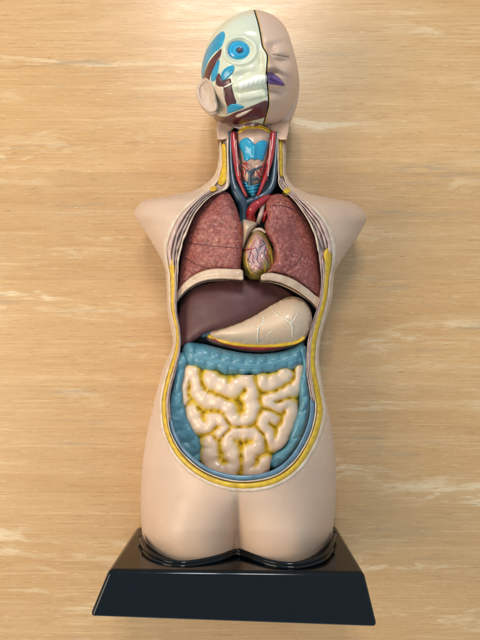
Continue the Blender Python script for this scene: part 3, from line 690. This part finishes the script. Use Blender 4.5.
def Zhead(P, full=True):
    x, y = P[:, 0], P[:, 1]
    r = np.sqrt(((x - 250) / 51) ** 2 + ((y - 70) / 64.5) ** 2)
    z = .092 + .00030 * (72 - y) + .082 * np.sqrt(np.clip(1 - r ** 2.5, .02, 1))
    dd = np.where(inside(P, hs), dist(P, hs), 0)
    z = z - .012 * (1 - dome(dd / 7))
    if not full: return z
    z = z - .004 * sstep(117, 125, y)
    z = z + .004 * gauss(P, (268, 106), (18, 10))                          # chin
    R = sstep(262, 266, x)
    g, t = seg_g(P, (264, 45), (268, 66.5), 2.4, 5.2); g = np.exp(-np.log(np.maximum(g, 1e-30)) ** 2 * .8); nose = g * (.002 + .019 * t)
    z = z + nose + .006 * gauss(P, (273.4, 66.8), 2.2) * R - .008 * gauss(P, (270.6, 70.6), (1.5, .9), .3) * R
    z = z - .006 * gauss(P, (273, 71.8), (3.5, 1.8)) * R
    g, _ = seg_g(P, (268, 40), (286, 38), 4.5, 4.5); z = z + .0020 * g * R
    g, _ = seg_g(P, (270, 46), (282, 41.5), 3.6, 2.6); z = z - .0016 * g * R
    z = z - .0046 * gauss(P, (272.5, 50), (3.4, 4.5)) * R
    z = z + .0052 * gauss(P, (281, 51.5), (8.5, 5.0), .05) * R
    g, _ = seg_g(P, (273, 54.8), (290, 57.0), .7, .7); z = z - .0024 * g * R
    z = z - .0045 * gauss(P, (281, 61), (8, 2.6), .12) * R
    z = z + .006 * gauss(P, (287, 71), (8, 9)) * R
    z = z - .0045 * gauss(P, (279, 73.0), (7, 2.2), .5) * R
    g, _ = seg_g(P, (267, 76), (284, 84.2), 4.2, 1.4); z = z + .0050 * g * R
    z = z - .0048 * gauss(P, (275, 90), (9, 2.8), .2) * R
    z = z + .004 * gauss(P, (273, 99), (9, 6)) * R
    # bare-bone side
    L = 1 - sstep(264, 268, x)
    e = np.sqrt(((x - 239.8) / 1.18) ** 2 + (y - 50.2) ** 2)
    z = z - .009 * np.exp(-(e / 9.5) ** 4) * L + .0026 * np.exp(-((e - 13.6) / 1.8) ** 2) * L
    z = z - .0022 * gauss(P, (250, 36), (8, 4)) * L - .004 * gauss(P, (263, 62), (3.2, 5)) * L
    z = z - .0035 * gauss(P, (243, 74), (7, 5), -.4) * L
    g, _ = seg_g(P, (233, 72), (252, 68), 3, 3); z = z + .0018 * g * L
    g, _ = seg_g(P, (236, 86), (267, 78), 4, 4); z = z + .0030 * g * L
    g, _ = seg_g(P, (238, 91.5), (267, 87.5), 1.2, 1.2); z = z - .0020 * g * L
    g, _ = seg_g(P, (241, 97), (266, 95), 4, 4); z = z + .0022 * g * L
    return z
hx = hs
m2 = spline(mid, .8)
def halfpoly(left):
    x_at = lambda y: np.interp(y, m2[:, 1], m2[:, 0])
    keep = np.array([(p[0] < x_at(p[1]) - .9) if left else (p[0] > x_at(p[1]) + .9) for p in hs])
    i = np.where(keep & ~np.roll(keep, 1))[0][0]
    arc = np.roll(hs, -i, 0)[:keep.sum()]
    ys = (arc[0, 1], arc[-1, 1]); y0, y1 = min(ys), max(ys)
    ml = m2[(m2[:, 1] > y0 + .6) & (m2[:, 1] < y1 - .6)].copy(); ml[:, 0] += -.75 if left else .75
    if arc[-1, 1] > arc[0, 1]: ml = ml[::-1]
    return np.concatenate([arc, ml])
tp = [(.15, .995), (.4, .96), (.65, .86), (.85, .70), (1, .5)]
tp2 = [(1, 1)]
skull = relief('skull_half', halfpoly(True), lambda P, d: Zhead(P), M['skull'], root, 1.0, (.35, .9, 1.7), bottom=.022, taper=tp)
skull['label'] = 'pale green bare skull half of the head with muscles'
face = relief('face_half', halfpoly(False), lambda P, d: Zhead(P), M['face'], root, 1.0, (.35, .9, 1.7), bottom=.022, taper=tp)
face['label'] = 'skin covered half of the face with a closed eye'
# dark seam between the halves
xm = lambda y: np.interp(y, m2[:, 1], m2[:, 0])
ys = np.arange(9.9, 125.5, 1.0)
seam = np.concatenate([np.stack([xm(ys) - .85, ys], 1), np.stack([xm(ys) + .85, ys], 1)[::-1]])
relief('head_seam', seam, lambda P, d: Zhead(P) - .0022, M['black'], skull, 1.0, (), bottom=.07)
sweep('eyelash_line', [(272.5, 54.6), (277, 55.2), (283, 56.4), (290, 58)], lambda P: Zhead(P), [.25, .45, .45, .2], M['lash'], face, 8, step=.7)
sweep('seam_edge', [(p[0] + 1.3, p[1]) for p in mid[1:-1]], lambda P: Zhead(P) - .0004, .42, M['yellow'], face, 8)

def patch(name, pts, mat, par, h=.0012, r=1.2, sp=True, step=.8):
    o = spline(pts, .7, True) if sp else poly_step(pts, .8)
    return relief(name, o, lambda P, d: Zhead(P) + h * dome(d / r) - .0004, mat, par, step, (.25, .6), bottom=.07)
oH, sH = (180, 0), 3.4286
p1 = crop([(150, 108), (155, 122), (148, 150), (138, 166), (118, 182), (100, 206), (88, 236), (80, 270), (76, 272), (73, 245), (79, 205), (94, 164), (118, 130), (138, 111)], oH, sH)
p2 = crop([(142, 166), (139, 192), (128, 212), (114, 238), (104, 262), (98, 282), (84, 280), (77, 272), (82, 254), (90, 232), (102, 208), (120, 186)], oH, sH)
p3 = crop([(136, 204), (134, 230), (129, 254), (118, 278), (106, 276), (107, 252), (117, 227), (128, 210)], oH, sH)
p4 = crop([(182, 223), (187, 234), (180, 252), (162, 270), (148, 278), (139, 266), (144, 246), (160, 230)], oH, sH)
p5 = crop([(122, 286), (124, 264), (134, 250), (140, 264), (148, 277), (171, 268), (176, 284), (178, 300), (186, 330), (192, 354), (168, 370), (156, 348), (150, 306), (130, 296)], oH, sH)
p6 = [(226.2, 109.8), (229.6, 104.6), (235.2, 103.6), (243.8, 107.2), (234.6, 111.6), (228, 113.6)]
p7 = crop([(114, 384), (134, 398), (160, 398), (186, 386), (216, 374), (258, 358), (297, 344), (298, 374), (290, 402), (250, 414), (216, 424), (184, 428), (150, 422), (130, 408)], oH, sH)
p8 = crop([(190, 396), (214, 384), (250, 372), (236, 386), (214, 398), (196, 404)], oH, sH)
patch('temple_cartilage', p1, M['blue'], skull)
patch('temple_muscle', p2, M['maroon'], skull, .0018, 2)
patch('cheek_cartilage', p3, M['blue'], skull)
patch('cheek_cartilage', p4, M['blue'], skull, .002, 2)
patch('chewing_muscle', p5, M['maroon'], skull, .0024, 1.8)
patch('jaw_muscle', p7, M['maroon'], skull, .0020, 2)
patch('jaw_cartilage', p6, M['blue'], skull, .0034, 1.6)
patch('jaw_ligament', p8, M['cut'], skull, .0034, 1.2)
patch('cheek_arch', crop([(119, 290), (135, 296), (151, 296), (151, 312), (156, 344), (165, 372), (162, 394), (150, 390), (134, 362), (123, 326)], oH, sH), M['cut'], skull, .003, 2)
patch('cheek_tendon', crop([(149, 297), (160, 291), (176, 283), (178, 289), (164, 297), (152, 301)], oH, sH), M['white'], skull, .0032, 1.)
relief('upper_teeth', spline([(238.2, 83.4), (246, 79.4), (256, 76.0), (266, 74.0), (266, 83.2), (256, 85.0), (246, 87.8), (239.4, 89.2)], .7, True),
       lambda P, d: Zhead(P) - .0004 + .0030 * dome(d / 2.0) - .0007 * np.exp(-((np.mod(P[:, 0] + .25 * P[:, 1], 4.4) - 2.2) / .5) ** 2) * sstep(76, 79, P[:, 1] + .28 * (P[:, 0] - 262)), M['white'], skull, .6, (.25, .6), bottom=.07)
patch('lower_jaw', [(236.2, 93), (246, 91.4), (256, 89.4), (266.4, 88.2), (266.8, 96), (258, 98.6), (248, 101.6), (238.6, 101.8)], M['skull'], skull, .0018, 3)
# eye
eo = circ((239.8, 50.2), 12.2, 60, ry=10.4)
def zeye(P, d):
    e = np.sqrt(((P[:, 0] - 239.8) / 1.18) ** 2 + (P[:, 1] - 50.2) ** 2)
    return .1655 + .0092 * np.sqrt(np.clip(1 - (e / 11) ** 2, 0, 1)) - .0003 * np.exp(-((e - 5.2) / .9) ** 2)
_ze = Zhead(np.array([[239.8, 50.2]]), True)[0]
ze0 = lambda P, d: zeye(P, d) - .1655 + _ze - .0005
eye = relief('eyeball', eo, ze0, M['eye'], skull, .7, (.25, .6), bottom=.09, attr=lambda P, d: np.sqrt(((P[:, 0] - 239.8) / 1.18) ** 2 + (P[:, 1] - 50.2) ** 2) / 10.4)
eye['label'] = 'bright blue glossy eyeball with a dark pupil'
# lips and ear
relief('lips', spline([(267.8, 72.6), (270, 72), (272.4, 72.6), (275.4, 74.8), (279.4, 77.6), (283, 81.4), (285.2, 84.2), (284.6, 85.8), (281.6, 86), (277, 85.2), (272.4, 84.6), (268.2, 83.4)], .6, True),
       lambda P, d: Zhead(P) + .0050 * dome(d / 3.4) - .0004 - .0034 * np.exp(-((P[:, 1] - 78.4 - .42 * (P[:, 0] - 269)) / .7) ** 2), M['lip'], face, .6, (.25, .6), bottom=.09)
ear_o = [(203.4, 78.6), (207.4, 77.6), (210.8, 80.4), (213.4, 86), (215.2, 93), (216.6, 100), (217.8, 106), (216.8, 110.6), (211.6, 113), (206.6, 111.4), (202, 107.2), (198.4, 101.4), (196.4, 95.4), (196.2, 89.4), (198, 83.6)]
es = spline(ear_o, .8, True)
def zear(P, d):
    rimr = np.exp(-((d - 2.2) / 1.5) ** 2)
    con = gauss(P, (204, 93.5), (4.6, 8.5), -.25)
    anti = np.exp(-(((P[:, 0] - 203.2 - .32 * (P[:, 1] - 93)) / 1.3) ** 2)) * gauss(P, (205, 97), (7, 9))
    trag = gauss(P, (213, 99), (2.2, 4))
    return .121 + .0012 * (P[:, 0] - 196) + .004 * dome(d / 2) + .0034 * rimr - .0075 * con + .004 * anti + .004 * trag
relief('ear', es, zear, M['ear'], root, .7, (.25, .6, 1.2), bottom=.112, taper=[(.3, .98), (.7, .9), (1, .8)])['label'] = 'pale plastic ear below the painted temple'
# throat under the chin
for th_ in ([(219, 119), (228, 120.5), (238, 122), (235, 127), (231.5, 131), (229.4, 137.8), (224, 139.6), (217.4, 139.4), (216.2, 128)],
            [(262, 120), (276, 121), (289, 122), (288.6, 130), (286.6, 139.8), (280, 139.8), (276.4, 138), (272.5, 132), (266, 127)]):
    relief('throat', poly_step(th_, 1.), lambda P, d: .107 + .004 * dome(d / 3.5) - .0013 * (138 - P[:, 1]), M['face'], root, 1.2, (.4, 1.), bottom=.04)

# ------------------------------------------------------------------ pupil (own disc standing on the eyeball)
relief('pupil', circ((239.4, 50.0), 3.0, 26, ry=2.6), lambda P, d: ze0(P, d) + .0006 * dome(d / 1.2), M['pupil'], skull, .5, (.25,), bottom=.1)

# ------------------------------------------------------------------ base
BT = [(138, 526.5, .012), (335.5, 525, .012), (364.5, 572.5, .203), (108.5, 569.5, .203)]          # upper face: back-left, back-right, front-right, front-left
BF = [(378, 628, .219), (89, 617.5, .219)]
c3 = lambda q: W(np.array([[q[0], q[1]]]), q[2])[0]
v = [c3(q) for q in BT] + [c3(q) for q in BF]
ytop = np.mean([q[1] for q in v[:4]])
bl, br = v[5].copy(), v[4].copy(); bl[2] = br[2] = .002
v += [br, bl]
# 0 bl-top,1 br-top,2 fr-top,3 fl-top,4 fr-bot,5 fl-bot,6 back-right-bottom,7 back-left-bottom
f = [(0, 3, 2, 1), (3, 5, 4, 2), (1, 2, 4, 6), (0, 7, 5, 3), (0, 1, 6, 7), (4, 5, 7, 6)]
base = link('base', v, f, M['base'], root, smooth=True)
b = base.modifiers.new('edge', 'BEVEL'); b.width = .0055; b.segments = 4; b.limit_method = 'NONE'
try: base.data.set_sharp_from_angle(angle=math.radians(20))
except Exception: pass
bn = base.modifiers.new('wn', 'WEIGHTED_NORMAL'); bn.keep_sharp = False
base['label'] = 'glossy black tapered display base'
# socket lip round the thighs, on the upper face of the base
def onplane(px, py, off=0):
    yw = (v[2][1] + v[3][1]) / 2; z = H - (-yw) / (K * (py - 320)); return z
lip = [(139.6, 527), (140.2, 538), (145, 549), (153, 556.4), (166, 561.8), (180, 563.8), (193, 563), (207, 560.6), (220, 557.4), (230, 553.8), (237.5, 551.6), (245, 553.6), (256, 558), (268, 562), (282, 564.6), (297, 565), (312, 562), (324, 556.4), (331.5, 546), (334.6, 534), (335.2, 526.5)]
zlip = [onplane(*q) for q in lip]
def sweep3(name, pts, r, mat, par, seg=12):
    p = spline(pts, .0025); X = p; n = len(X); t = np.gradient(X, axis=0); t /= np.linalg.norm(t, axis=1)[:, None]
    up = np.array([0, 1., 0]); sd = np.cross(t, up); sd /= np.linalg.norm(sd, axis=1)[:, None] + 1e-9; nn = np.cross(sd, t)
    V = [X[i] + r * (sd[i] * math.cos(2 * math.pi * k / seg) + 1.5 * nn[i] * math.sin(2 * math.pi * k / seg)) for i in range(n) for k in range(seg)]
    F = [(i * seg + k, (i + 1) * seg + k, (i + 1) * seg + (k + 1) % seg, i * seg + (k + 1) % seg) for i in range(n - 1) for k in range(seg)]
    F += [tuple(range(seg))[::-1], tuple((n - 1) * seg + k for k in range(seg))]
    return link(name, V, F, mat, par)
pl = np.array([W(np.array([q]), z)[0] for q, z in zip(lip, zlip)])
sweep3('socket_lip', pl[1:-1], .0028, M['base'], base)
pl2 = pl.copy(); cx = pl[:, 0].mean(); pl2[:, 0] = cx + (pl[:, 0] - cx) * 1.012; pl2[:, 2] += .0062; pl2[:, 1] -= .0010
pl2 = pl2[2:-2]
sweep3('socket_step', pl2, .0020, M['base'], base)

# ------------------------------------------------------------------ light, world, camera
w = bpy.data.worlds.new('World'); bpy.context.scene.world = w; w.use_nodes = True
nt = w.node_tree; bg = nt.nodes['Background']; bg.inputs[0].default_value = (.66, .85, 1.0, 1); bg.inputs[1].default_value = .68
def area(name, loc, target, size, power, col, sy=None):
    l = bpy.data.lights.new(name, 'AREA'); l.energy = power; l.color = col; l.shape = 'RECTANGLE'; l.size = size; l.size_y = sy or size
    o = bpy.data.objects.new(name, l); C.objects.link(o); o.location = loc
    o.rotation_euler = (Vector(target) - Vector(loc)).to_track_quat('-Z', 'Y').to_euler(); return o
for i in range(2):
    for j in range(3):
        area('ceiling_lamp', (-.20 + i * .34, 1.42 + j * .27, 2.0), (0, .2, 0), .22, 4.6, (1, .965, .92), .16)
area('window_light', (-1.75, -.30, 1.45), (-.1, 0, 0), 1.3, 33, (1, .83, .60), 1.1)
cam = bpy.data.cameras.new('Camera'); co = bpy.data.objects.new('Camera', cam); C.objects.link(co)
co.location = (0, 0, H); co.rotation_euler = (0, 0, 0)
cam.sensor_fit = 'VERTICAL'; cam.sensor_height = 24; cam.lens = 24 / (640 * K); cam.clip_start = .01; cam.clip_end = 50
sc = bpy.context.scene; sc.camera = co
sc.view_settings.view_transform = 'Standard'; sc.view_settings.look = 'None'; sc.view_settings.gamma = 1; sc.view_settings.exposure = .08
sc.render.engine = 'CYCLES'
sc.cycles.max_bounces = 6; sc.cycles.use_denoising = True
